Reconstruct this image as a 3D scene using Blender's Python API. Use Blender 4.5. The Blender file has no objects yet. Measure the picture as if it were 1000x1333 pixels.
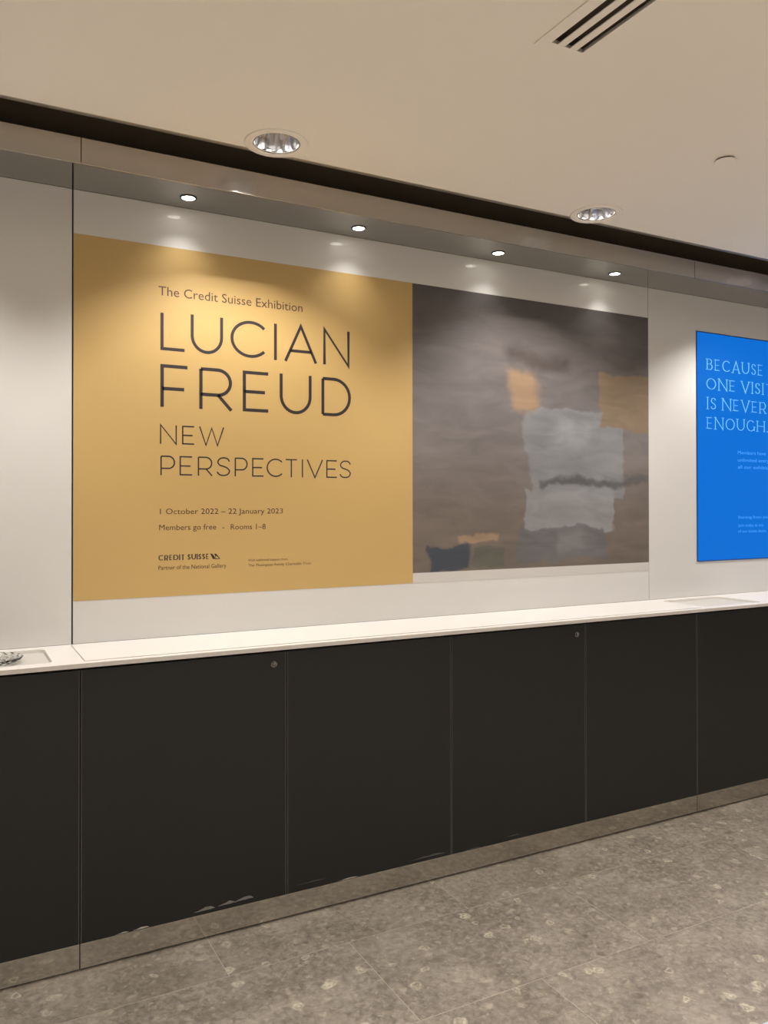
import bpy, bmesh, math, random
from mathutils import Vector, Matrix
PI = math.pi
scene = bpy.context.scene
COL = scene.collection
random.seed(7)

# ---------------------------------------------------------------- camera
FPX = 1057.6
yaw, pitch, roll = 0.4904, 0.00771, -0.00131
fw = Vector((math.sin(yaw)*math.cos(pitch), math.cos(yaw)*math.cos(pitch), math.sin(pitch)))
rt = Vector((math.cos(yaw), -math.sin(yaw), 0))
up = rt.cross(fw)
r2 = rt*math.cos(roll) + up*math.sin(roll)
u2 = up*math.cos(roll) - rt*math.sin(roll)
cam_data = bpy.data.cameras.new('camera')
cam = bpy.data.objects.new('camera', cam_data)
COL.objects.link(cam)
cam.matrix_world = Matrix(((r2.x, u2.x, -fw.x, -0.3665), (r2.y, u2.y, -fw.y, -3.0463), (r2.z, u2.z, -fw.z, 1.4771), (0, 0, 0, 1)))
cam_data.sensor_fit = 'VERTICAL'
cam_data.sensor_height = 36
cam_data.lens = FPX/1333*36
cam_data.shift_y = (649.86-666.5)/1333
cam_data.clip_start = 0.05
scene.camera = cam

# ---------------------------------------------------------------- world, exposure
AMBIENT = 0.20
NICHE_W = 5.0
DOWN_W = 59.0
FILL_W = 195.0
world = bpy.data.worlds.new('ambient_fill')  # even warm ambient light added to balance the room brightness
scene.world = world
world.use_nodes = True
wn = world.node_tree.nodes
wn['Background'].inputs[0].default_value = (1.0, 0.94, 0.87, 1)
wn['Background'].inputs[1].default_value = AMBIENT
scene.view_settings.view_transform = 'Standard'
scene.view_settings.look = 'None'
scene.view_settings.exposure = 0.0
scene.view_settings.gamma = 1.0
scene.view_settings.use_curve_mapping = False

# ---------------------------------------------------------------- materials
def s2l(c):
    return tuple((v/255/12.92) if v/255 <= 0.04045 else ((v/255+0.055)/1.055)**2.4 for v in c) + (1,)

def mat(name, col, rough=0.5, metal=0.0, noise=0.0, scale=8.0, bump=0.0, coat=0.0, coat_rough=0.05, emit=None, estr=1.0, aniso=0.0, trans=0.0, spec=0.5):
    m = bpy.data.materials.new(name); m.use_nodes = True
    nt = m.node_tree; b = nt.nodes['Principled BSDF']
    b.inputs['Base Color'].default_value = col
    b.inputs['Roughness'].default_value = rough
    b.inputs['Metallic'].default_value = metal
    b.inputs['Specular IOR Level'].default_value = spec
    b.inputs['Coat Weight'].default_value = coat
    b.inputs['Coat Roughness'].default_value = coat_rough
    b.inputs['Anisotropic'].default_value = aniso
    b.inputs['Transmission Weight'].default_value = trans
    if emit:
        b.inputs['Emission Color'].default_value = emit
        b.inputs['Emission Strength'].default_value = estr
    if noise or bump:
        tc = nt.nodes.new('ShaderNodeTexCoord'); n = nt.nodes.new('ShaderNodeTexNoise')
        n.inputs['Scale'].default_value = scale; n.inputs['Detail'].default_value = 5
        nt.links.new(tc.outputs['Object'], n.inputs['Vector'])
        if noise:
            mx = nt.nodes.new('ShaderNodeMix'); mx.data_type = 'RGBA'
            mx.inputs['A'].default_value = tuple(v*(1-noise) for v in col[:3])+(1,)
            mx.inputs['B'].default_value = tuple(min(1, v*(1+noise)) for v in col[:3])+(1,)
            nt.links.new(n.outputs['Fac'], mx.inputs['Factor']); nt.links.new(mx.outputs['Result'], b.inputs['Base Color'])
        if bump:
            bp = nt.nodes.new('ShaderNodeBump'); bp.inputs['Strength'].default_value = bump; bp.inputs['Distance'].default_value = 0.002
            nt.links.new(n.outputs['Fac'], bp.inputs['Height']); nt.links.new(bp.outputs['Normal'], b.inputs['Normal'])
    return m

M = {}
M['ceiling'] = mat('ceiling_plaster', (0.91, 0.865, 0.80, 1), 0.9, noise=0.015, scale=2)
M['lip'] = mat('satin_metal_lip', (0.72, 0.66, 0.57, 1), 0.34, 0.9, noise=0.01)
M['panel'] = mat('white_laminate', (0.71, 0.70, 0.685, 1), 0.45, noise=0.01, scale=3, coat=0.4, coat_rough=0.06)
M['void'] = mat('dark_void', (0.11, 0.085, 0.062, 1), 0.9, noise=0.1)
M['gap_tint'] = mat('brown_gap_tint', (0.22, 0.17, 0.12, 1), 0.9, noise=0.15)  # brown set to lift the tone of the gap above the fascia
M['backing'] = mat('dark_backing', (0.03, 0.028, 0.025, 1), 0.8, noise=0.1)
M['black'] = mat('black_laminate', (0.0090, 0.0102, 0.0096, 1), 0.42, noise=0.06, scale=30)
M['edge'] = mat('grey_edging', (0.10, 0.098, 0.094, 1), 0.4, noise=0.1, scale=40)
M['chip'] = mat('worn_chip', (0.22, 0.215, 0.20, 1), 0.6, noise=0.3, scale=60)
M['chipw'] = mat('pale_chip', (0.55, 0.52, 0.47, 1), 0.5, noise=0.2, scale=60)
M['worktop'] = mat('solid_surface_white', (0.86, 0.835, 0.81, 1), 0.35, noise=0.01, scale=4, coat=0.2, coat_rough=0.1)
M['pocket'] = mat('solid_surface_grey_white', (0.62, 0.60, 0.56, 1), 0.35, noise=0.01, scale=4)
M['gold'] = mat('ochre_vinyl', (0.57, 0.385, 0.145, 1), 0.5, noise=0.012, scale=3, coat=0.12, coat_rough=0.15)
M['ink'] = mat('dark_ink', (0.030, 0.022, 0.024, 1), 0.5, noise=0.05, scale=20)
M['ink_brown'] = mat('brown_ink', (0.085, 0.042, 0.024, 1), 0.5, noise=0.05, scale=20)
M['ink_pale'] = mat('pale_brown_ink', (0.34, 0.21, 0.075, 1), 0.5, noise=0.05, scale=20)
M['blue'] = mat('blue_backlit_film', (0.0, 0.012, 0.05, 1), 0.5, spec=0.15, emit=(0.0, 0.155, 0.66, 1), estr=0.95, noise=0.02, scale=2)
M['blue_edge'] = mat('dark_blue_border', (0.0, 0.05, 0.25, 1), 0.4, noise=0.02)
M['pale_blue'] = mat('pale_blue_backlit_letter', (0.05, 0.15, 0.3, 1), 0.4, emit=(0.13, 0.44, 0.93, 1), estr=0.95, noise=0.02)
M['mid_blue'] = mat('mid_blue_backlit_letter', (0.02, 0.1, 0.3, 1), 0.4, emit=(0.05, 0.33, 0.9, 1), estr=0.95, noise=0.02)
M['chrome'] = mat('chrome_reflector', (0.58, 0.57, 0.58, 1), 0.13, 1.0, noise=0.03, scale=20)
M['lamp_grey'] = mat('lamp_housing', (0.10, 0.09, 0.09, 1), 0.5, noise=0.05)
M['dark_metal'] = mat('dark_metal', (0.04, 0.035, 0.03, 1), 0.4, 0.5, noise=0.05)
M['lens'] = mat('lit_lens', (0.9, 0.9, 0.85, 1), 0.3, emit=(1, 0.93, 0.82, 1), estr=16, noise=0.01)
M['bulb'] = mat('lit_bulb', (0.9, 0.9, 0.85, 1), 0.3, emit=(1, 0.93, 0.85, 1), estr=45, noise=0.01)
M['lock'] = mat('lock_steel', (0.24, 0.235, 0.225, 1), 0.25, 1.0, noise=0.05, scale=100)
M['glass'] = mat('clear_glass', (0.97, 0.99, 0.98, 1), 0.03, trans=1.0, noise=0.005)
M['flat_object'] = mat('pale_blue_flat', (0.34, 0.42, 0.52, 1), 0.5, noise=0.04, scale=60)
M['joint'] = mat('pale_joint_filler', (0.40, 0.36, 0.30, 1), 0.6, noise=0.25, scale=5)

def brushed(name, col, rough, sc=(1.0, 1.0, 90.0), br=0.08, aniso=0.0):
    m = bpy.data.materials.new(name); m.use_nodes = True; nt = m.node_tree; b = nt.nodes['Principled BSDF']
    b.inputs['Base Color'].default_value = col; b.inputs['Metallic'].default_value = 1; b.inputs['Anisotropic'].default_value = aniso
    tc = nt.nodes.new('ShaderNodeTexCoord'); mp = nt.nodes.new('ShaderNodeMapping'); mp.inputs['Scale'].default_value = sc
    n = nt.nodes.new('ShaderNodeTexNoise'); n.inputs['Scale'].default_value = 6; n.inputs['Detail'].default_value = 3
    mr = nt.nodes.new('ShaderNodeMapRange'); mr.inputs['To Min'].default_value = rough-br/2; mr.inputs['To Max'].default_value = rough+br/2
    nt.links.new(tc.outputs['Object'], mp.inputs['Vector']); nt.links.new(mp.outputs['Vector'], n.inputs['Vector'])
    nt.links.new(n.outputs['Fac'], mr.inputs['Value']); nt.links.new(mr.outputs['Result'], b.inputs['Roughness'])
    if aniso:
        tg = nt.nodes.new('ShaderNodeTangent'); tg.direction_type = 'RADIAL'; tg.axis = 'X'
        nt.links.new(tg.outputs['Tangent'], b.inputs['Tangent'])
        b.inputs['Anisotropic Rotation'].default_value = 0.0
    return m
M['fascia'] = brushed('brushed_steel_fascia', (0.41, 0.385, 0.36, 1), 0.22, br=0.01, aniso=0.75)
M['soffit'] = brushed('polished_soffit', (0.40, 0.385, 0.365, 1), 0.07, sc=(1, 30, 1), br=0.02)
M['plinth'] = brushed('polished_steel_plinth', (0.50, 0.47, 0.43, 1), 0.08, br=0.02)

def stone(name):
    m = bpy.data.materials.new(name); m.use_nodes = True; nt = m.node_tree; N = nt.nodes; L = nt.links; b = N['Principled BSDF']
    geo = N.new('ShaderNodeNewGeometry'); oi = N.new('ShaderNodeObjectInfo')
    off = N.new('ShaderNodeVectorMath'); off.operation = 'SCALE'; off.inputs['Scale'].default_value = 40
    cmb = N.new('ShaderNodeCombineXYZ'); L.new(oi.outputs['Random'], cmb.inputs['X']); L.new(oi.outputs['Random'], cmb.inputs['Y'])
    L.new(cmb.outputs[0], off.inputs[0])
    P = N.new('ShaderNodeVectorMath'); P.operation = 'ADD'; L.new(geo.outputs['Position'], P.inputs[0]); L.new(off.outputs[0], P.inputs[1])
    P = P.outputs[0]
    def noise(sc, det=6, dist=0.0, rough=0.6):
        n = N.new('ShaderNodeTexNoise'); n.inputs['Scale'].default_value = sc; n.inputs['Detail'].default_value = det
        n.inputs['Distortion'].default_value = dist; n.inputs['Roughness'].default_value = rough; L.new(P, n.inputs['Vector']); return n.outputs['Fac']
    def ramp(fac, stops):
        r = N.new('ShaderNodeValToRGB'); e = r.color_ramp.elements
        e[0].position, e[0].color = stops[0][0], stops[0][1]; e[1].position, e[1].color = stops[-1][0], stops[-1][1]
        for p, c in stops[1:-1]:
            x = e.new(p); x.color = c
        L.new(fac, r.inputs['Fac']); return r.outputs['Color']
    def mix(f, a, bb):
        x = N.new('ShaderNodeMix'); x.data_type = 'RGBA'; L.new(f, x.inputs['Factor'])
        for s, v in (('A', a), ('B', bb)):
            if isinstance(v, tuple): x.inputs[s].default_value = v
            else: L.new(v, x.inputs[s])
        return x.outputs['Result']
    def math_(op, a, bb):
        x = N.new('ShaderNodeMath'); x.operation = op
        for i, v in enumerate((a, bb)):
            if isinstance(v, (int, float)): x.inputs[i].default_value = v
            else: L.new(v, x.inputs[i])
        return x.outputs[0]
    W = (1, 1, 1, 1); K = (0, 0, 0, 1)
    base = ramp(noise(5, 8, 0.6), [(0.30, (0.108, 0.092, 0.075, 1)), (0.5, (0.205, 0.178, 0.146, 1)), (0.68, (0.335, 0.297, 0.246, 1))])
    fine = ramp(noise(38, 6, 0.5, 0.7), [(0.35, (0.070, 0.059, 0.047, 1)), (0.65, (0.37, 0.33, 0.272, 1))])
    f0 = N.new('ShaderNodeValue'); f0.outputs[0].default_value = 0.5
    c = mix(f0.outputs[0], base, fine)
    # fossil blotches
    dn = N.new('ShaderNodeTexNoise'); dn.inputs['Scale'].default_value = 26; dn.inputs['Detail'].default_value = 4; L.new(P, dn.inputs['Vector'])
    sc = N.new('ShaderNodeVectorMath'); sc.operation = 'SCALE'; sc.inputs['Scale'].default_value = 0.05; L.new(dn.outputs['Color'], sc.inputs[0])
    pd = N.new('ShaderNodeVectorMath'); pd.operation = 'ADD'; L.new(P, pd.inputs[0]); L.new(sc.outputs[0], pd.inputs[1])
    def fossils(scale, keep, stops, rnd=1.0):
        v = N.new('ShaderNodeTexVoronoi'); v.voronoi_dimensions = '2D'; v.inputs['Scale'].default_value = scale; v.inputs['Randomness'].default_value = rnd
        L.new(pd.outputs[0], v.inputs['Vector'])
        shape = ramp(v.outputs['Distance'], stops)
        sep = N.new('ShaderNodeSeparateColor'); L.new(v.outputs['Color'], sep.inputs[0])
        k = math_('GREATER_THAN', sep.outputs[0], keep)
        return math_('MULTIPLY', shape, k)
    ring = fossils(8, 0.88, [(0.0, W), (0.04, (0.8, 0.8, 0.8, 1)), (0.075, (0.15, 0.15, 0.15, 1)), (0.105, W), (0.135, (0.6, 0.6, 0.6, 1)), (0.17, K)])
    ring2 = fossils(13, 0.90, [(0.0, (0.2, 0.2, 0.2, 1)), (0.07, (0.1, 0.1, 0.1, 1)), (0.11, W), (0.15, (0.8, 0.8, 0.8, 1)), (0.20, K)])
    blob = fossils(12, 0.80, [(0.0, W), (0.10, (0.7, 0.7, 0.7, 1)), (0.20, K)])
    flake = fossils(26, 0.74, [(0.0, W), (0.15, (0.6, 0.6, 0.6, 1)), (0.26, K)])
    tiny = fossils(60, 0.78, [(0.0, W), (0.2, (0.5, 0.5, 0.5, 1)), (0.3, K)])
    brk = ramp(noise(30, 4, 1.0, 0.7), [(0.40, (0.25, 0.25, 0.25, 1)), (0.56, W)])
    dark = ramp(noise(2.3, 5, 1.2, 0.6), [(0.42, K), (0.62, W)])
    c = mix(math_('MULTIPLY', dark, 0.30), c, (0.150, 0.124, 0.100, 1))
    c = mix(math_('MULTIPLY', tiny, 0.40), c, (0.42, 0.37, 0.29, 1))
    c = mix(math_('MULTIPLY', math_('MULTIPLY', flake, brk), 0.6), c, (0.42, 0.375, 0.29, 1))
    c = mix(math_('MULTIPLY', math_('MULTIPLY', blob, brk), 0.6), c, (0.44, 0.395, 0.31, 1))
    c = mix(math_('MULTIPLY', math_('MULTIPLY', ring2, brk), 0.7), c, (0.52, 0.47, 0.36, 1))
    c = mix(math_('MULTIPLY', math_('MULTIPLY', ring, brk), 0.8), c, (0.54, 0.49, 0.38, 1))
    # pale veins
    vein = ramp(noise(3.2, 4, 1.6, 0.55), [(0.492, K), (0.5, W), (0.508, K)])
    c = mix(math_('MULTIPLY', vein, 0.13), c, (0.45, 0.40, 0.32, 1))
    L.new(c, b.inputs['Base Color'])
    b.inputs['Roughness'].default_value = 0.42; b.inputs['Specular IOR Level'].default_value = 0.4
    bp = N.new('ShaderNodeBump'); bp.inputs['Strength'].default_value = 0.12; bp.inputs['Distance'].default_value = 0.001
    L.new(noise(60, 4), bp.inputs['Height']); L.new(bp.outputs['Normal'], b.inputs['Normal'])
    return m
M['stone'] = stone('fossil_limestone')

def abstract_paint(name):
    """plain generic composition of soft colour patches in muted oil colours"""
    m = bpy.data.materials.new(name); m.use_nodes = True; nt = m.node_tree; N = nt.nodes; L = nt.links; b = N['Principled BSDF']
    tc = N.new('ShaderNodeTexCoord'); sep = N.new('ShaderNodeSeparateXYZ')
    n1 = N.new('ShaderNodeTexNoise'); n1.inputs['Scale'].default_value = 2.6; n1.inputs['Detail'].default_value = 5; L.new(tc.outputs['Generated'], n1.inputs['Vector'])
    sb = N.new('ShaderNodeVectorMath'); sb.operation = 'SUBTRACT'; L.new(n1.outputs['Color'], sb.inputs[0]); sb.inputs[1].default_value = (0.5, 0.5, 0.5)
    scl = N.new('ShaderNodeVectorMath'); scl.operation = 'SCALE'; scl.inputs['Scale'].default_value = 0.17; L.new(sb.outputs[0], scl.inputs[0])
    ad = N.new('ShaderNodeVectorMath'); ad.operation = 'ADD'; L.new(tc.outputs['Generated'], ad.inputs[0]); L.new(scl.outputs[0], ad.inputs[1])
    n3 = N.new('ShaderNodeTexNoise'); n3.inputs['Scale'].default_value = 24; n3.inputs['Detail'].default_value = 5; L.new(tc.outputs['Generated'], n3.inputs['Vector'])
    s3 = N.new('ShaderNodeVectorMath'); s3.operation = 'SCALE'; s3.inputs['Scale'].default_value = 0.035; L.new(n3.outputs['Color'], s3.inputs[0])
    ad3 = N.new('ShaderNodeVectorMath'); ad3.operation = 'ADD'; L.new(ad.outputs[0], ad3.inputs[0]); L.new(s3.outputs[0], ad3.inputs[1])
    s4 = N.new('ShaderNodeVectorMath'); s4.operation = 'SUBTRACT'; L.new(ad3.outputs[0], s4.inputs[0]); s4.inputs[1].default_value = (0.0175, 0.0175, 0.0175)
    L.new(s4.outputs[0], sep.inputs[0]); U, V = sep.outputs['X'], sep.outputs['Z']
    # brush grain
    mp = N.new('ShaderNodeMapping'); mp.inputs['Scale'].default_value = (3, 1, 9); L.new(tc.outputs['Generated'], mp.inputs['Vector'])
    n2 = N.new('ShaderNodeTexNoise'); n2.inputs['Scale'].default_value = 2.2; n2.inputs['Detail'].default_value = 7; n2.inputs['Distortion'].default_value = 0.8; L.new(mp.outputs[0], n2.inputs['Vector'])
    def math_(op, a, bb):
        x = N.new('ShaderNodeMath'); x.operation = op
        for i, v in enumerate((a, bb)):
            if isinstance(v, (int, float)): x.inputs[i].default_value = v
            else: L.new(v, x.inputs[i])
        return x.outputs[0]
    def step(v, lo, hi):
        r = N.new('ShaderNodeMapRange'); r.interpolation_type = 'SMOOTHSTEP'; L.new(v, r.inputs['Value'])
        r.inputs['From Min'].default_value = lo; r.inputs['From Max'].default_value = hi; return r.outputs['Result']
    def mix(f, a, bb, mode='MIX'):
        x = N.new('ShaderNodeMix'); x.data_type = 'RGBA'; x.blend_type = mode
        for s, v in (('Factor', f), ('A', a), ('B', bb)):
            if isinstance(v, (tuple, float)): x.inputs[s].default_value = v
            else: L.new(v, x.inputs[s])
        return x.outputs['Result']
    r = N.new('ShaderNodeValToRGB'); L.new(V, r.inputs['Fac']); e = r.color_ramp.elements
    e[0].position = 0.0; e[0].color = (0.150, 0.122, 0.102, 1)
    e[1].position = 1.0; e[1].color = (0.080, 0.069, 0.067, 1)
    for p, c in ((0.25, (0.172, 0.142, 0.125, 1)), (0.45, (0.195, 0.175, 0.172, 1)), (0.6, (0.175, 0.160, 0.162, 1)), (0.8, (0.125, 0.110, 0.108, 1))):
        x = e.new(p); x.color = c
    c = r.outputs['Color']
    def patch(c, u0, u1, v0, v1, col, tilt=0.0, s=0.006, amt=0.9):
        uu = math_('ADD', U, math_('MULTIPLY', V, tilt)) if tilt else U
        f = math_('MULTIPLY', math_('MULTIPLY', step(uu, u0-s, u0+s), math_('SUBTRACT', 1.0, step(uu, u1-s, u1+s))),
                  math_('MULTIPLY', step(V, v0-s, v0+s), math_('SUBTRACT', 1.0, step(V, v1-s, v1+s))))
        return mix(math_('MULTIPLY', f, amt), c, col)
    c = patch(c, 0.50, 0.93, 0.30, 0.60, (0.235, 0.245, 0.262, 1), s=0.006, tilt=0.14)
    c = patch(c, 0.44, 0.86, 0.17, 0.34, (0.265, 0.272, 0.286, 1), s=0.006, tilt=0.05)
    c = patch(c, 0.48, 0.98, 0.338, 0.362, (0.085, 0.085, 0.092, 1), s=0.01, amt=0.8)
    c = patch(c, 0.54, 0.72, 0.46, 0.55, (0.320, 0.330, 0.345, 1), s=0.03, amt=0.7)
    c = patch(c, 0.41, 0.80, 0.052, 0.185, (0.130, 0.130, 0.138, 1), s=0.006, amt=0.9)
    c = patch(c, 0.60, 0.72, 0.08, 0.17, (0.205, 0.208, 0.215, 1), s=0.02, amt=0.7)
    c = patch(c, 0.72, 0.96, 0.53, 0.76, (0.235, 0.170, 0.108, 1), s=0.006, tilt=-0.05)
    c = patch(c, 0.36, 0.47, 0.60, 0.74, (0.340, 0.225, 0.135, 1), s=0.02, amt=0.85)
    c = patch(c, 0.36, 0.62, 0.77, 0.82, (0.045, 0.034, 0.030, 1), s=0.025, amt=0.7)
    c = patch(c, 0.05, 0.20, 0.035, 0.13, (0.038, 0.052, 0.078, 1), s=0.006)
    c = patch(c, 0.215, 0.36, 0.035, 0.11, (0.110, 0.110, 0.090, 1), s=0.006)
    c = patch(c, 0.16, 0.33, 0.135, 0.165, (0.33, 0.23, 0.14, 1), s=0.006, amt=0.75)
    g = N.new('ShaderNodeMapRange'); L.new(n2.outputs['Fac'], g.inputs['Value']); g.inputs['From Min'].default_value = 0.3; g.inputs['From Max'].default_value = 0.7
    g.inputs['To Min'].default_value = 0.86; g.inputs['To Max'].default_value = 1.16
    vm = N.new('ShaderNodeVectorMath'); vm.operation = 'SCALE'; L.new(c, vm.inputs[0]); L.new(g.outputs['Result'], vm.inputs['Scale'])
    # pale strip along the foot of the print
    sp2 = N.new('ShaderNodeSeparateXYZ'); L.new(tc.outputs['Generated'], sp2.inputs[0])
    foot = math_('SUBTRACT', 1.0, step(sp2.outputs['Z'], 0.0325, 0.0345))
    c = mix(foot, vm.outputs[0], (0.62, 0.60, 0.58, 1))
    L.new(c, b.inputs['Base Color']); b.inputs['Roughness'].default_value = 0.5
    b.inputs['Coat Weight'].default_value = 0.12; b.inputs['Coat Roughness'].default_value = 0.15
    return m
M['painting'] = abstract_paint('muted_abstract_print')

# ---------------------------------------------------------------- mesh helpers
class MB:
    def __init__(s): s.v = []; s.f = []
    def box(s, x0, x1, y0, y1, z0, z1):
        n = len(s.v)
        s.v += [(x, y, z) for z in (z0, z1) for y in (y0, y1) for x in (x0, x1)]
        s.f += [tuple(n+i for i in q) for q in ((0, 2, 3, 1), (4, 5, 7, 6), (0, 1, 5, 4), (2, 6, 7, 3), (0, 4, 6, 2), (1, 3, 7, 5))]
        return s
    def lathe(s, prof, seg=32, c=(0, 0), wob=None):
        n = len(s.v); k = len(prof)
        for i in range(seg):
            a = 2*PI*i/seg
            for j, (r, z) in enumerate(prof):
                rr = r*(wob(i, j) if wob else 1)
                s.v.append((c[0]+rr*math.cos(a), c[1]+rr*math.sin(a), z))
        for i in range(seg):
            for j in range(k-1):
                a = n+i*k+j; b = n+((i+1) % seg)*k+j
                s.f.append((a, b, b+1, a+1))
        return s
    def disc(s, r, z, seg=32, c=(0, 0)):
        n = len(s.v)
        s.v += [(c[0]+r*math.cos(2*PI*i/seg), c[1]+r*math.sin(2*PI*i/seg), z) for i in range(seg)]
        s.f.append(tuple(range(n, n+seg))); return s
    def build(s, name, m, parent=None, smooth=False, bevel=0.0):
        me = bpy.data.meshes.new(name); me.from_pydata(s.v, [], s.f); me.materials.append(m)
        bm = bmesh.new(); bm.from_mesh(me)
        bmesh.ops.recalc_face_normals(bm, faces=bm.faces)
        if bevel:
            bmesh.ops.bevel(bm, geom=list(bm.edges), offset=bevel, segments=2, affect='EDGES', profile=0.5)
        for f in bm.faces: f.smooth = smooth
        bm.to_mesh(me); bm.free()
        o = bpy.data.objects.new(name, me); COL.objects.link(o); o.parent = parent
        return o

def tag(o, label=None, cat=None, group=None, kind=None):
    for k, v in (('label', label), ('category', cat), ('group', group), ('kind', kind)):
        if v: o[k] = v
    return o
def empty(name, loc):
    o = bpy.data.objects.new(name, None); COL.objects.link(o); o.location = loc; o.empty_display_size = 0.1
    return o
def kids(o): return [c for c in bpy.data.objects if c.parent == o]
def copy_tree(o, parent=None, loc=None):
    c = o.copy(); COL.objects.link(c); c.parent = parent
    if loc is not None: c.location = loc
    for ch in kids(o): copy_tree(ch, c)
    return c
def plate(name, m, outer, holes, z0, z1, parent=None):
    """flat plate with holes: outer and holes are 2-D loops; side walls go from z0 to z1"""
    bm = bmesh.new(); edges = []
    loops = []
    for lp in [outer]+holes:
        vs = [bm.verts.new((x, y, z0)) for x, y in lp]
        es = [bm.edges.new((vs[i], vs[(i+1) % len(vs)])) for i in range(len(vs))]
        edges += es; loops.append(vs)
    r = bmesh.ops.triangle_fill(bm, use_beauty=True, use_dissolve=False, edges=edges)
    bot = [f for f in r['geom'] if isinstance(f, bmesh.types.BMFace)]
    for vs in loops:
        up_ = [bm.verts.new((v.co.x, v.co.y, z1)) for v in vs]
        for i in range(len(vs)):
            j = (i+1) % len(vs); bm.faces.new((vs[i], vs[j], up_[j], up_[i]))
        vs.append(None); vs.extend(up_)
    # top faces mirror the bottom
    mp = {}
    for vs in loops:
        k = vs.index(None)
        for a, b in zip(vs[:k], vs[k+1:]): mp[a] = b
    for f in bot: bm.faces.new([mp[v] for v in reversed(f.verts)])
    bmesh.ops.recalc_face_normals(bm, faces=bm.faces)
    me = bpy.data.meshes.new(name); bm.to_mesh(me); bm.free(); me.materials.append(m)
    o = bpy.data.objects.new(name, me); COL.objects.link(o); o.parent = parent
    return o
def circle(cx, cy, r, n=32): return [(cx+r*math.cos(2*PI*i/n), cy+r*math.sin(2*PI*i/n)) for i in range(n)]
def rect(x0, x1, y0, y1): return [(x0, y0), (x1, y0), (x1, y1), (x0, y1)]
def rrect(x0, x1, y0, y1, r, n=6):
    out = []
    for cx, cy, a0 in ((x1-r, y1-r, 0), (x0+r, y1-r, PI/2), (x0+r, y0+r, PI), (x1-r, y0+r, 1.5*PI)):
        out += [(cx+r*math.cos(a0+i*PI/2/n), cy+r*math.sin(a0+i*PI/2/n)) for i in range(n+1)]
    return out

# ---------------------------------------------------------------- dimensions (metres)
XL, XR = -2.8, 5.6              # ends of the niche
ZC, ZS, ZF, ZT = 0.9892, 2.599, 2.5707, 2.6562
DF = -0.306                     # plane of doors, plinth and fascia
CEIL = 2.674
RX0, RX1, RY = -6.5, 9.5, -9.0

# ---------------------------------------------------------------- floor
floor = MB().box(RX0, RX1, RY, 0.12, -0.12, -0.0004).build('floor', M['joint']); tag(floor, kind='structure')
tile_mesh = {}
TW, TD, G = 0.902, 0.475, 0.0022
rows = [(-0.08, -0.555, 0.41), (-0.555, -1.03, 0.826), (-1.03, -1.505, 0.363), (-1.505, -1.98, 0.81),
        (-1.98, -2.455, 0.40), (-2.455, -2.93, 0.83), (-2.93, -3.405, 0.38), (-3.405, -3.88, 0.82)]
for (y1, y0, xo) in rows:
    for k in range(-3, 6):
        x0 = xo+k*TW
        if x0 > 4.6: continue
        o = MB().box(G/2, TW-G/2, G/2, TD-G/2, -0.02, random.uniform(-0.0001, 0.0001)).build('stone_tile', M['stone'], floor)
        o.location = (x0, y0, 0)
# material takes over beyond the tiles one can tell apart
big = MB()
big.box(RX0, -2.4, -3.88, 0.1, -0.0003, -0.0001); big.box(5.6, RX1, -3.88, 0.1, -0.0003, -0.0001); big.box(RX0, RX1, RY, -3.88, -0.0003, -0.0001)
tag(big.build('far_paving', M['stone'], floor), kind='stuff')

# ---------------------------------------------------------------- back wall of the niche
wall = MB().box(XL-3.7, XR+3.9, 0.014, 0.12, 0.0, 3.1).build('wall_back', M['backing']); tag(wall, kind='structure')
for x0, x1 in ((XL, 0.0105), (0.0162, 2.8030), (2.8062, XR)):
    MB().box(x0, x1, 0.0, 0.013, ZC+0.001, ZS-0.001).build('wall_panel', M['panel'], wall)
MB().box(XL, XR, 0.002, 0.0135, ZS+0.045, 3.098).build('added_gap_board', M['gap_tint'], wall)  # added board, brown so the gap above the fascia reads less black
# plain wall either side of the niche
for x0, x1 in ((RX0, XL-0.002), (XR+0.002, RX1)):
    MB().box(x0, x1, DF, 0.013, 0.0, ZT).build('wall_return', M['panel'], wall)

# ---------------------------------------------------------------- ceiling with recesses
DL = [(-0.81, -0.52), (0.582, -0.52), (1.973, -0.52), (3.364, -0.52), (4.755, -0.52)]
DL_FILL = [(x, y) for y in (-3.4, -4.9, -6.5) for x in (-2.3, -0.81, 0.58, 1.97, 3.4, 5.0)]  # unseen rows added to light the floor and, by bounce, the ceiling
VX0, VX1, VY1, VY0 = 0.963, 1.128, -1.385, -2.60
LIPY = -0.445
LR = 0.10
ceil_bm_holes = [circle(x, y, 0.086) for x, y in DL+DL_FILL] + [rect(VX0+0.018, VX1-0.018, VY0+0.018, VY1-0.018)]
ceiling = plate('ceiling', M['ceiling'], rect(RX0, RX1, RY, LIPY), ceil_bm_holes, CEIL, CEIL+0.012); tag(ceiling, kind='structure')
lip = MB(); n = 10; pts = [(LIPY+LR*math.sin(a), CEIL+LR*(1-math.cos(a))) for a in [PI/2*i/n for i in range(n+1)]]
pts += [(LIPY+LR, CEIL+0.22)]
for i, (y, z) in enumerate(pts): lip.v += [(RX0, y, z), (RX1, y, z)]
for i in range(len(pts)-1): lip.f.append((2*i, 2*i+1, 2*i+3, 2*i+2))
lip.build('ceiling_lip', M['lip'], ceiling, smooth=True)
MB().box(RX0, RX1, RY, 0.12, 3.1, 3.16).build('void_light_block', M['void'], ceiling)  # unseen lid added to keep stray light out of the void

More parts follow.
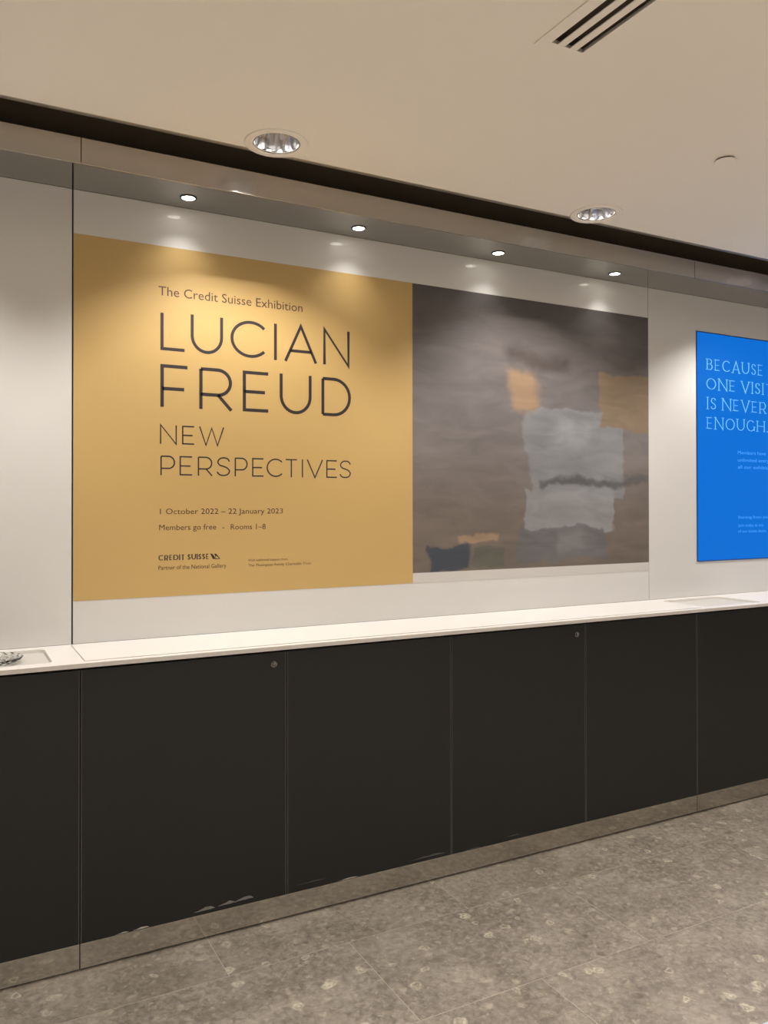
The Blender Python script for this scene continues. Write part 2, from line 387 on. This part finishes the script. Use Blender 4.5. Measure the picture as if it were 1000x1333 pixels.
# ---------------------------------------------------------------- fascia and soffit
fascia = MB().box(XL, XR, -0.2985, -0.290, ZF+0.012, ZT-0.003).build('trim_1', M['void']); tag(fascia, kind='structure')
for x0, x1 in ((XL, -0.001), (0.001, 2.7965), (2.7985, XR)):
    p = MB().box(x0, x1, DF, -0.299, ZF, ZT).build('fascia_panel', M['fascia'], fascia, bevel=0.0012)
soffit = MB().box(XL, XR, -0.2895, 0.012, ZS, ZS+0.04).build('trim_2', M['soffit']); tag(soffit, kind='structure')

# ---------------------------------------------------------------- plinth
base = MB().box(XL, XR, -0.295, -0.02, 0.0, 0.083).build('baseboard_back', M['backing']); tag(base, kind='structure')
for x0, x1 in ((XL, -0.0012), (0.0012, 2.7992), (2.8016, XR)):
    MB().box(x0, x1, DF+0.002, -0.296, 0.0055, 0.0850).build('plinth_panel', M['plinth'], base, bevel=0.0008)

# ---------------------------------------------------------------- cabinets
def chip(x0, x1, z0, h, m, parent, seed):
    rnd = random.Random(seed); b = MB(); n = 9; top = []; bot = []
    for i in range(n+1):
        t = i/n; x = x0+(x1-x0)*t
        hh = h*(0.15+0.85*max(0, math.sin(PI*min(1, t**1.7))))*rnd.uniform(0.7, 1.1)
        bot.append((x, z0+rnd.uniform(0, h*0.12))); top.append((x, z0+hh))
    for (x, z) in bot: b.v += [(x, -0.0004, z), (x, 0.0002, z)]
    for (x, z) in top: b.v += [(x, -0.0004, z), (x, 0.0002, z)]
    k = 2*(n+1)
    for i in range(n):
        a = 2*i
        b.f += [(a, a+2, k+a+2, k+a), (a+1, k+a+1, k+a+3, a+3), (k+a, k+a+2, k+a+3, k+a+1), (a, a+1, a+3, a+2)]
    return b.build('chip', m, parent)
CAB = [
 (-1.4, False, 'black laminate cabinet unit hidden just past the left edge of the photo'),
 (-0.7, False, 'black cabinet unit cut off by the left edge of the photo, below the glass dish'),
 (0.0, True, 'locked black cabinet unit below the left half of the ochre poster, chipped along its foot'),
 (0.7, False, 'black cabinet unit without lock below the right half of the ochre poster'),
 (1.4, True, 'black cabinet unit with small round lock below the left half of the painting print'),
 (2.1, False, 'black cabinet unit without lock below the right half of the painting print'),
 (2.8, False, 'black cabinet unit below the blue sign at the right edge of the photo'),
 (3.5, False, 'black laminate cabinet unit hidden just past the right edge of the photo')]
CHIPS = {0.0: [(0.365, 0.437, 0.0975, 0.0125, 'chip'), (0.448, 0.512, 0.1005, 0.011, 'chip'), (0.503, 0.575, 0.1020, 0.0125, 'chip'), (0.108, 0.150, 0.0876, 0.004, 'chipw'), (0.165, 0.215, 0.0876, 0.007, 'chipw')],
         0.7: [(0.735, 0.850, 0.109, 0.003, 'edge'), (0.90, 0.985, 0.0876, 0.005, 'chipw'), (1.20, 1.372, 0.098, 0.008, 'edge')],
         1.4: [(1.662, 1.738, 0.1020, 0.004, 'edge'), (1.46, 1.54, 0.0876, 0.004, 'edge')]}
for x, lock, label in CAB:
    c = tag(empty('cabinet', (x, DF, 0.0855)), label, 'cabinet', 'cabinet units under the worktop')
    MB().box(0.001, 0.699, 0.0195, 0.295, 0.0005, 0.865).build('body', M['backing'], c)
    d = MB()  .box(0.0048, 0.6952, 0.0, 0.019, 0.0018, 0.868).build('door', M['black'], c)
    for a, b_ in ((0.0021, 0.0047), (0.6953, 0.6979)):
        MB().box(a, b_, 0.0, 0.019, 0.0018, 0.868).build('edge_strip', M['edge'], d)
    if lock:
        l = MB()
        prof = [(0.0125, 0.0), (0.0125, -0.002), (0.0105, -0.0032), (0.0075, -0.0024), (0.0068, -0.0008), (0.001, -0.0008)]
        l.lathe(prof, 24)
        l.box(-0.0008, 0.0008, -0.004, 0.004, -0.0016, -0.0006)
        l.v = [(vx, vz, vy) for vx, vy, vz in l.v]
        o = l.build('lock', M['lock'], d, smooth=True); o.location = (0.651, -0.0002, 0.9127-0.0855); o['label'] = 'small round steel cam lock'
    for i, (a, b_, z, h, mm) in enumerate(CHIPS.get(x, [])):
        chip(a-x, b_-x, z-0.0855, h, M[mm], d, i+int(x*10))

# ---------------------------------------------------------------- worktop
WY = -0.385; WT = 0.014
wt = tag(empty('worktop', (0, -0.19, ZC-WT)), 'long white solid-surface worktop running along the top of the black cabinets', 'worktop')
def wplate(name, m, outer, holes, z0, z1, parent):
    o = plate(name, m, outer, holes, z0-(ZC-WT), z1-(ZC-WT), parent); o.location = (0, 0.19, 0); return o
LH = rrect(-0.90, -0.083, -0.325, -0.052, 0.025); RH = rrect(2.83, 3.245, -0.335, -0.055, 0.03)
wplate('slab', M['worktop'], rect(XL, XR, WY, -0.0005), [LH, RH, rrect(0.006, 2.786, -0.350, -0.012, 0.002, 1)], ZC-WT, ZC, wt)
wplate('cover_panel', M['worktop'], rect(0.0085, 2.7835, -0.3475, -0.0145), [], ZC-WT+0.002, ZC+0.0012, wt)
for nm, h in (('recess', (-0.899, -0.084, -0.324, -0.053)), ('recess', (2.831, 3.244, -0.334, -0.056))):
    wplate(nm, M['pocket'], rrect(*h, 0.025), [], ZC-WT, ZC-WT+0.0035, wt)

# low cut-glass dish in the left recess
dish = MB()
def wob(i, j): return 1+0.05*((i+j) % 2)
dish.lathe([(0.03, 0.0), (0.062, 0.0), (0.082, 0.006), (0.094, 0.013), (0.099, 0.021), (0.094, 0.0205), (0.080, 0.012), (0.06, 0.0055), (0.03, 0.005)], 36, wob=wob)
dish.disc(0.03*1.0, 0.0, 36); dish.disc(0.03, 0.005, 36)
o = dish.build('glass_dish', M['glass']); o.location = (-0.262, -0.20, ZC-WT+0.0038)
tag(o, 'low faceted clear glass dish in the worktop recess at the far left edge', 'dish')

# ---------------------------------------------------------------- lettering engine
def arc(cx, cy, rx, ry, a0, a1, n=20):
    return [(cx+rx*math.cos(math.radians(a0+(a1-a0)*i/n)), cy+ry*math.sin(math.radians(a0+(a1-a0)*i/n))) for i in range(n+1)]
def smoothpts(P, n=5):
    out = []
    for i in range(len(P)-1):
        p0, p1, p2, p3 = P[max(0, i-1)], P[i], P[i+1], P[min(len(P)-1, i+2)]
        for k in range(n):
            t = k/n
            out.append(tuple(0.5*((2*p1[d])+(-p0[d]+p2[d])*t+(2*p0[d]-5*p1[d]+4*p2[d]-p3[d])*t*t+(-p0[d]+3*p1[d]-3*p2[d]+p3[d])*t**3) for d in (0, 1)))
    return out+[P[-1]]
S_PTS = [(.97, .80), (.82, .95), (.52, 1.0), (.22, .94), (.06, .76), (.20, .59), (.50, .515), (.80, .42), (.97, .25), (.82, .06), (.48, 0.0), (.18, .05), (.0, .20)]
def bowl(x, y0, y1, xr):
    cy = (y0+y1)/2; ry = (y1-y0)/2
    return [(0, y1)] + arc(x, cy, xr-x, ry, 90, -90, 16) + [(0, y0)]
GL = {
 'L': [[(0, 1), (0, 0), (1, 0)]],
 'U': [[(0, 1)]+arc(.5, .43, .5, .43, 180, 360)+[(1, 1)]],
 'C': [arc(.565, .5, .565, .5, 42, 318, 36)],
 'I': [[(.5, 0), (.5, 1)]],
 'A': [[(0, 0), (.5, 1), (1, 0)], [(.15, .3), (.85, .3)]],
 'N': [[(0, 0), (0, 1), (1, 0), (1, 1)]],
 'F': [[(0, 0), (0, 1), (1, 1)], [(0, .45), (.87, .45)]],
 'R': [[(0, 0), (0, 1)], bowl(.55, .37, 1, .97), [(.56, .37), (1, 0)]],
 'E': [[(1, 0), (0, 0), (0, 1), (1, 1)], [(0, .49), (.86, .49)]],
 'D': [[(0, 0), (0, 1)], bowl(.40, 0, 1, 1.0)],
 'P': [[(0, 0), (0, 1)], bowl(.55, .36, 1, 1.0)],
 'S': [smoothpts(S_PTS)],
 'T': [[(0, 1), (1, 1)], [(.5, 1), (.5, 0)]],
 'V': [[(0, 1), (.5, 0), (1, 1)]],
 'W': [[(0, 1), (.26, 0), (.5, .93), (.74, 0), (1, 1)]],
 'O': [arc(.5, .5, .5, .5, 0, 360, 40)],
 'G': [arc(.52, .5, .52, .5, 45, 330, 34), [(.98, .02), (.98, .40)]],
 'B': [[(0, 0), (0, 1)], bowl(.5, .54, 1, .86), bowl(.5, 0, .54, 1.0)],
 'H': [[(0, 0), (0, 1)], [(1, 0), (1, 1)], [(0, .51), (1, .51)]],
 '.': [[(.3, 0.0), (.3, .115)]],
}
SERIF = {'B': [(0, 0), (0, 1)], 'E': [(0, 0), (0, 1)], 'C': [], 'A': [(0, 0), (1, 0)], 'U': [(0, 1), (1, 1)], 'S': [], 'O': [], 'N': [(0, 0), (0, 1), (1, 1)],
         'V': [(0, 1), (1, 1)], 'I': [(.5, 0), (.5, 1)], 'T': [(.5, 0)], 'R': [(0, 0), (0, 1), (1, 0)], 'G': [(.98, .40)], 'H': [(0, 0), (0, 1), (1, 0), (1, 1)], '.': [], 'D': [(0, 0), (0, 1)]}
WID = {'B': .55, 'E': .50, 'C': .74, 'A': .74, 'U': .72, 'S': .46, 'O': .84, 'N': .78, 'V': .76, 'I': .10, 'T': .62, 'R': .60, 'G': .78, 'H': .76, '.': .10, 'D': .78}
class Ink:
    """flat lettering on a wall facing -y; a very thin film"""
    def __init__(s): s.v = []; s.f = []
    def ribbon(s, P, wf):
        n = len(s.v); k = len(P)
        for i, p in enumerate(P):
            a = P[max(0, i-1)]; c = P[min(k-1, i+1)]
            d1 = (p[0]-a[0], p[1]-a[1]); d2 = (c[0]-p[0], c[1]-p[1])
            l1 = math.hypot(*d1) or 1; l2 = math.hypot(*d2) or 1
            if i == 0: d1 = d2; l1 = l2
            if i == k-1: d2 = d1; l2 = l1
            n1 = (-d1[1]/l1, d1[0]/l1); n2 = (-d2[1]/l2, d2[0]/l2)
            mx, mz = n1[0]+n2[0], n1[1]+n2[1]; ml = math.hypot(mx, mz) or 1; mx /= ml; mz /= ml
            cs = max(0.45, mx*n1[0]+mz*n1[1])
            w = 0.5*(wf(d1)+wf(d2))/2/cs
            s.v += [(p[0]+mx*w, 0, p[1]+mz*w), (p[0]-mx*w, 0, p[1]-mz*w)]
        for i in range(k-1): s.f.append((n+2*i, n+2*i+1, n+2*i+3, n+2*i+2))
    def glyph(s, ch, x0, x1, z0, z1, w, thin=None, serif=0.0):
        ax, bx, az, bz = x0+w/2, x1-w/2, z0+w/2, z1-w/2
        if ch in 'I.' : ax = bx = (x0+x1)/2; az = z0; bz = z1
        if ch in 'NVAW': az, bz = z0+(w/2 if ch in '' else 0), z1
        if ch in 'UT': bz = z1 if ch == 'U' else bz; az = z0 if ch == 'T' else az
        if ch in 'FRP': az = z0
        def wf(d):
            if thin is None: return w
            l = math.hypot(*d) or 1; return thin+(w-thin)*abs(d[1]/l)
        for P in GL[ch]:
            s.ribbon([(ax+(bx-ax)*p[0], az+(bz-az)*p[1]) for p in P], wf)
        if serif:
            for (u, v) in SERIF[ch]:
                x = ax+(bx-ax)*u; z = az+(bz-az)*v; n = len(s.v)
                s.v += [(x-serif, 0, z-w*.2), (x+serif, 0, z-w*.2), (x+serif, 0, z+w*.2), (x-serif, 0, z+w*.2)]; s.f.append((n, n+1, n+2, n+3))
    def word(s, txt, x0, x1, z0, z1, w, thin=None, serif=0.0, gap=.16, sp=.38):
        tot = 0
        for i, ch in enumerate(txt): tot += sp if ch == ' ' else WID[ch]+gap
        tot -= gap; k = (x1-x0)/tot; x = x0
        for ch in txt:
            if ch == ' ': x += sp*k; continue
            s.glyph(ch, x, x+WID[ch]*k, z0, z1, w, thin, serif); x += (WID[ch]+gap)*k
    def poly(s, P):
        n = len(s.v); s.v += [(x, 0, z) for x, z in P]; s.f.append(tuple(range(n, n+len(P))))
    def build(s, name, m, parent, yfront):
        # extrude the film by 0.15 mm so it is a real layer
        n = len(s.v); v = s.v+[(x, 0.00015, z) for x, _, z in s.v]; f = list(s.f)+[tuple(n+i for i in reversed(q)) for q in s.f]
        me = bpy.data.meshes.new(name); me.from_pydata(v, [], f); me.materials.append(m); me.update()
        o = bpy.data.objects.new(name, me); COL.objects.link(o); o.parent = parent
        pl = parent.location; o.location = (-pl[0], yfront-pl[1], -pl[2])
        return o
def type_line(txt, x0, x1, z0, cap, m, parent, yfront, name='lettering', reftxt=None):
    """a line of the built-in sans type, cap height 'cap', stretched to end at x1"""
    cu = bpy.data.curves.new(name, 'FONT'); cu.body = txt; cu.size = 1.0; cu.resolution_u = 3; cu.extrude = 0
    t = bpy.data.objects.new(name+'_tmp', cu); COL.objects.link(t)
    bpy.context.view_layer.update()
    me = bpy.data.meshes.new_from_object(t.evaluated_get(bpy.context.evaluated_depsgraph_get()))
    bpy.data.objects.remove(t)
    xs = [v.co.x for v in me.vertices]; lo, hi = min(xs), max(xs)
    CAPH = 0.69
    sx = (x1-x0)/(hi-lo); sz = cap/CAPH
    for v in me.vertices: v.co = ((v.co.x-lo)*sx+x0, 0, v.co.y*sz+z0)
    me.materials.clear(); me.materials.append(m); me.name = name
    o = bpy.data.objects.new(name, me); COL.objects.link(o); o.parent = parent
    pl = parent.location; o.location = (-pl[0], yfront-0.0001-pl[1], -pl[2])
    return o

# ---------------------------------------------------------------- ochre poster
ZPT, ZPB = 2.4426, 1.1406
poster = MB().box(0, 1.3835, 0, 0.0008, 0, ZPT-ZPB).build('exhibition_poster', M['gold']); poster.location = (0.0165, -0.0009, ZPB)
tag(poster, 'large ochre exhibition poster with thin dark lettering on the white wall panel', 'poster')
PY = -0.0011
def letters(items, z0, z1, w, m=M['ink']):
    k = Ink()
    for ch, a, b in items: k.glyph(ch, a, b, z0, z1, w)
    return k.build('lettering', m, poster, PY)
letters([('L', .3196, .4157), ('U', .4325, .5581), ('C', .5874, .7324), ('I', .7652, .7776), ('A', .8078, .9518), ('N', .978, 1.0985)], 2.0552, 2.2000, 0.0118)
letters([('F', .3197, .427), ('R', .4654, .5972), ('E', .6367, .7477), ('U', .789, .9267), ('D', .9702, 1.104)], 1.8442, 2.0035, 0.0128)
letters([('N', .3181, .3809), ('E', .4002, .4486), ('W', .4646, .5631)], 1.7072, 1.7778, 0.0052)
letters([('P', .32, .3745), ('E', .3911, .4412), ('R', .4599, .5178), ('S', .5322, .5875), ('P', .6041, .6566), ('E', .6746, .7241), ('C', .7343, .8024),
         ('T', .8118, .8655), ('I', .8846, .8889), ('V', .9049, .9776), ('E', .9919, 1.0417), ('S', 1.0506, 1.1047)], 1.5908, 1.6637, 0.0052)
type_line('The Credit Suisse Exhibition', .3123, .8871, 2.2590, .0338, M['ink_brown'], poster, PY)
type_line('1 October 2022 \u2013 22 January 2023', .3184, .8023, 1.4460, .0205, M['ink_brown'], poster, PY)
type_line('Members go free', .3157, .5313, 1.3865, .0205, M['ink_brown'], poster, PY)
type_line('-', .5554, .5632, 1.3855, .0205, M['ink_brown'], poster, PY)
type_line('Rooms 1\u20138', .5885, .7302, 1.3852, .0205, M['ink_brown'], poster, PY)
k = Ink(); k.word('CREDIT SUISSE', .3131, .5036, 1.2735, 1.2950, .0044, .0022, .0, gap=.13, sp=.28)
k.build('lettering', M['ink'], poster, PY)
# two-sail emblem
def ep(px, py): return (0.5074+(px-335)/62*0.0385, 1.2956-(py-85)/40*0.0232)
k = Ink()
k.poly([ep(335, 85), ep(350, 90), ep(362, 106), ep(368, 124), ep(352, 122), ep(344, 103)])
k.poly([ep(360, 87), ep(374, 90), ep(388, 107), ep(383, 109), ep(371, 102), ep(366, 100)])
k.poly([ep(388, 107), ep(399, 124), ep(391, 121), ep(383, 109)])
k.poly([ep(366, 100), ep(371, 102), ep(369, 118), ep(391, 121), ep(399, 124), ep(368, 124)])
k.build('emblem', M['ink'], poster, PY)
type_line('Partner of the National Gallery', .3132, .571, 1.2395, .0155, M['ink_brown'], poster, PY)
type_line('With additional support from', .6586, .8221, 1.2595, .0092, M['ink_brown'], poster, PY)
type_line('The Thompson Family Charitable Trust', .6586, .924, 1.2395, .0100, M['ink_brown'], poster, PY)

# ---------------------------------------------------------------- painting print (plain stand-in)
pr = MB().box(0, 1.4022, 0, 0.0008, 0, ZPT-ZPB).build('painting_print', M['painting']); pr.location = (1.4008, -0.0009, ZPB-0.0005)
tag(pr, 'large brown-grey print of a painting with grey, tan and navy patches beside the ochre poster', 'painting')

# ---------------------------------------------------------------- blue backlit sign
sg = tag(empty('membership_sign', (3.156, -0.001, 1.1745)), 'bright blue sign with pale blue lettering on the white wall at the right edge', 'sign')
SX, SH = 1.16, 2.4105-1.1745
MB().box(0.005, SX-0.005, -0.003, 0.0005, 0.005, SH-0.005).build('panel', M['blue'], sg)
fr = MB().box(0, 0.0045, -0.0035, 0.0005, 0, SH).box(SX-0.0045, SX, -0.0035, 0.0005, 0, SH).box(0.0045, SX-0.0045, -0.0035, 0.0005, 0, 0.0045).box(0.0045, SX-0.0045, -0.0035, 0.0005, SH-0.0045, SH)
fr.build('frame', M['blue_edge'], sg)
BY = -0.0043
def bword(t, x0, x1, z0, z1):
    k = Ink(); k.word(t, x0, x1, z0, z1,   .0066, .0026, .0105, gap=.22, sp=.34); k.build('lettering', M['pale_blue'], sg, BY)
bword('BECAUSE', 3.234, 3.691, 2.2070, 2.2700)
bword('ONE VISIT', 3.231, 3.770, 2.1020, 2.1650)
bword('IS NEVER', 3.235, 3.716, 1.9955, 2.0600)
bword('ENOUGH.', 3.234, 3.732, 1.8885, 1.9530)
for t, x1, z in (('Members have', 3.712, 1.759), ('unlimited entry to', 3.790, 1.718), ('all our exhibitions', 3.800, 1.679), ('Starting from just', 3.738, 1.4020), ('Join today at any', 3.692, 1.3570), ('of our ticket desks', 3.712, 1.3245)):
    type_line(t, 3.4785, x1, z, .0185 if z > 1.5 else .0155, M['mid_blue'], sg, BY)

# ---------------------------------------------------------------- small niche lamps
def spot(name, parent, loc, watts, size_deg, blend, radius, col):
    ld = bpy.data.lights.new(name, 'SPOT'); ld.energy = watts; ld.spot_size = math.radians(size_deg); ld.spot_blend = blend
    ld.shadow_soft_size = radius; ld.color = col
    o = bpy.data.objects.new(name, ld); COL.objects.link(o); o.parent = parent; o.location = loc
    return o
nl = empty('niche_lamp', (0.396, -0.108, ZS))
MB().lathe([(0.0245, -0.0005), (0.0245, -0.003), (0.027, -0.0035), (0.030, -0.0025), (0.0305, -0.0003)], 32).build('ring', M['dark_metal'], nl, smooth=True)
MB().lathe([(0.0005, -0.0022), (0.012, -0.0024), (0.020, -0.0024), (0.0242, -0.0016)], 32).build('lens', M['lens'], nl, smooth=True)
spot('spot', nl, (0, 0, -0.006), NICHE_W, 104, 1.0, 0.02, (1, 0.96, 0.91))
NLX = [0.396, 1.088, 1.780, 2.472]
NLL = ['small round lit lamp in the steel soffit, leftmost of the four in its row', 'small round lit lamp in the soffit above the right half of the ochre poster',
       'small round lit lamp in the soffit above the left half of the painting print', 'small round lit lamp in the steel soffit, rightmost of the four in its row']
lamps = [nl]+[copy_tree(nl, None, (x, -0.108, ZS)) for x in NLX[1:]]
for o, t in zip(lamps, NLL): tag(o, t, 'lamp', 'small lamps in the soffit')

# ---------------------------------------------------------------- ceiling downlights
dl = empty('downlight', (DL[1][0], DL[1][1], CEIL))
MB().lathe([(0.0780, 0.004), (0.0778, -0.0018), (0.085, -0.0045), (0.091, -0.0035), (0.0925, -0.0028), (0.097, -0.0042), (0.1045, -0.0028), (0.106, -0.0002), (0.0865, -0.0001)], 48).build('trim_ring', M['ceiling'], dl, smooth=True)
MB().lathe([(0.0774, -0.0012), (0.0748, -0.0012), (0.0748, 0.0128), (0.0772, 0.0128)], 40).build('gasket', M['dark_metal'], dl, smooth=True)
ref = MB()
ref.lathe([(0.0742, 0.004), (0.0715, 0.022), (0.066, 0.045), (0.057, 0.07), (0.044, 0.092), (0.030, 0.104)], 48, wob=lambda i, j: 1+0.028*math.cos(i*PI/2)+0.012*math.sin(i*1.7))
ref.build('reflector', M['chrome'], dl)
lp = MB(); lp.lathe([(0.0005, 0.0745), (0.020, 0.0745), (0.026, 0.079), (0.027, 0.103), (0.0005, 0.104)], 24); lp.build('lamp_holder', M['lamp_grey'], dl, smooth=False)
MB().lathe([(0.0005, 0.0725), (0.014, 0.0728), (0.0185, 0.0742)], 24).build('bulb', M['bulb'], dl, smooth=True)
MB().lathe([(0.0005, 0.1045), (0.078, 0.1045), (0.0785, 0.014), (0.0775, 0.013)], 32).build('housing', M['dark_metal'], dl)
spot('spot', dl, (0, 0, 0.064), DOWN_W, 125, 0.25, 0.016, (1, 0.945, 0.885))
fill_light = bpy.data.lights['spot.001'].copy() if 'spot.001' in bpy.data.lights else None
fill_light.energy = FILL_W
for i, (x, y) in enumerate(DL+DL_FILL):
    o = dl if i == 1 else copy_tree(dl, None, (x, y, CEIL))
    if i >= 5: [c for c in kids(o) if c.type == 'LIGHT'][0].data = fill_light
    if i == 1: t = 'round chrome downlight in the ceiling above the ochre poster'
    elif i == 2: t = 'round chrome downlight in the ceiling above the painting print'
    elif i == 3: t = 'round ceiling downlight just past the right edge of the photo, near the blue sign'
    elif i in (0, 4): t = 'round ceiling downlight further along the row, %s of the photo' % ('left' if i == 0 else 'far right')
    else: t = '%s unseen added ceiling downlight of the %s row behind the photographer' % (('far left', 'second', 'third', 'fourth', 'fifth', 'far right')[(i-5) % 6], ('nearest', 'middle', 'farthest')[(i-5)//6])
    tag(o, t, 'downlight', 'ceiling downlights' if i < 5 else 'added downlights behind the photographer')

# ---------------------------------------------------------------- air vent
v = tag(empty('air_vent', (VX0, VY1, CEIL)), 'long white slotted air vent in the ceiling at the top of the photo', 'vent')
VW = VX1-VX0; VL = VY1-VY0
f = MB(); sl = [(0.038, 0.056), (0.078, 0.096), (0.118, 0.136)]
f.box(0, sl[0][0]-0.003, -VL, 0, -0.004, -0.0006).box(sl[2][1]+0.003, VW, -VL, 0, -0.004, -0.0006)
f.box(sl[0][0]-0.003, sl[2][1]+0.003, -0.026, 0, -0.004, -0.0006).box(sl[0][0]-0.003, sl[2][1]+0.003, -VL, -VL+0.026, -0.004, -0.0006)
f.build('frame', M['ceiling'], v)
for a, b_ in ((sl[0][1], sl[1][0]), (sl[1][1], sl[2][0])):
    MB().box(a, b_, -VL+0.0262, -0.0262, -0.0038, -0.0012).build('slat', M['ceiling'], v)
for a, b_ in sl:
    g = MB(); g.box(a+0.001, a+0.005, -VL+0.0262, -0.0262, 0.004, 0.018); g.build('blade', M['dark_metal'], v)
MB().box(0.019, VW-0.019, -VL+0.019, -0.019, 0.035, 0.045).build('duct', M['void'], v)
MB().box(0.019, 0.021, -VL+0.019, -0.019, 0.013, 0.0345).box(VW-0.021, VW-0.019, -VL+0.019, -0.019, 0.013, 0.0345).box(0.0212, VW-0.0212, -0.021, -0.019, 0.013, 0.0345).build('duct', M['void'], v)

# ---------------------------------------------------------------- concealed sprinkler cover
sp_ = empty('sprinkler_cover', (2.0, -1.128, CEIL)); tag(sp_, 'small round white cover plate in the ceiling right of the air vent', 'cover plate')
MB().lathe([(0.0005, -0.0075), (0.034, -0.0075), (0.0355, -0.0065), (0.0355, -0.0055), (0.0005, -0.0055)], 32).build('plate', M['ceiling'], sp_, smooth=False)
MB().lathe([(0.0005, -0.0053), (0.031, -0.0053), (0.031, -0.0003), (0.0005, -0.0003)], 32).build('cup', M['dark_metal'], sp_)

# ---------------------------------------------------------------- pale flat object on the floor
lf = MB().box(0, 0.10, 0, 0.21, 0.0, 0.0012).box(0.001, 0.099, 0.004, 0.2, 0.0012, 0.0022).build('flat_object', M['flat_object'])  # thin pale slab standing for a small unidentified patch
lf.location = (1.655, -1.712, 0.0005); lf.rotation_euler = (0, 0, math.radians(-6))
tag(lf, 'pale blue flat object lying on the stone floor in the bottom right corner', 'flat_object')
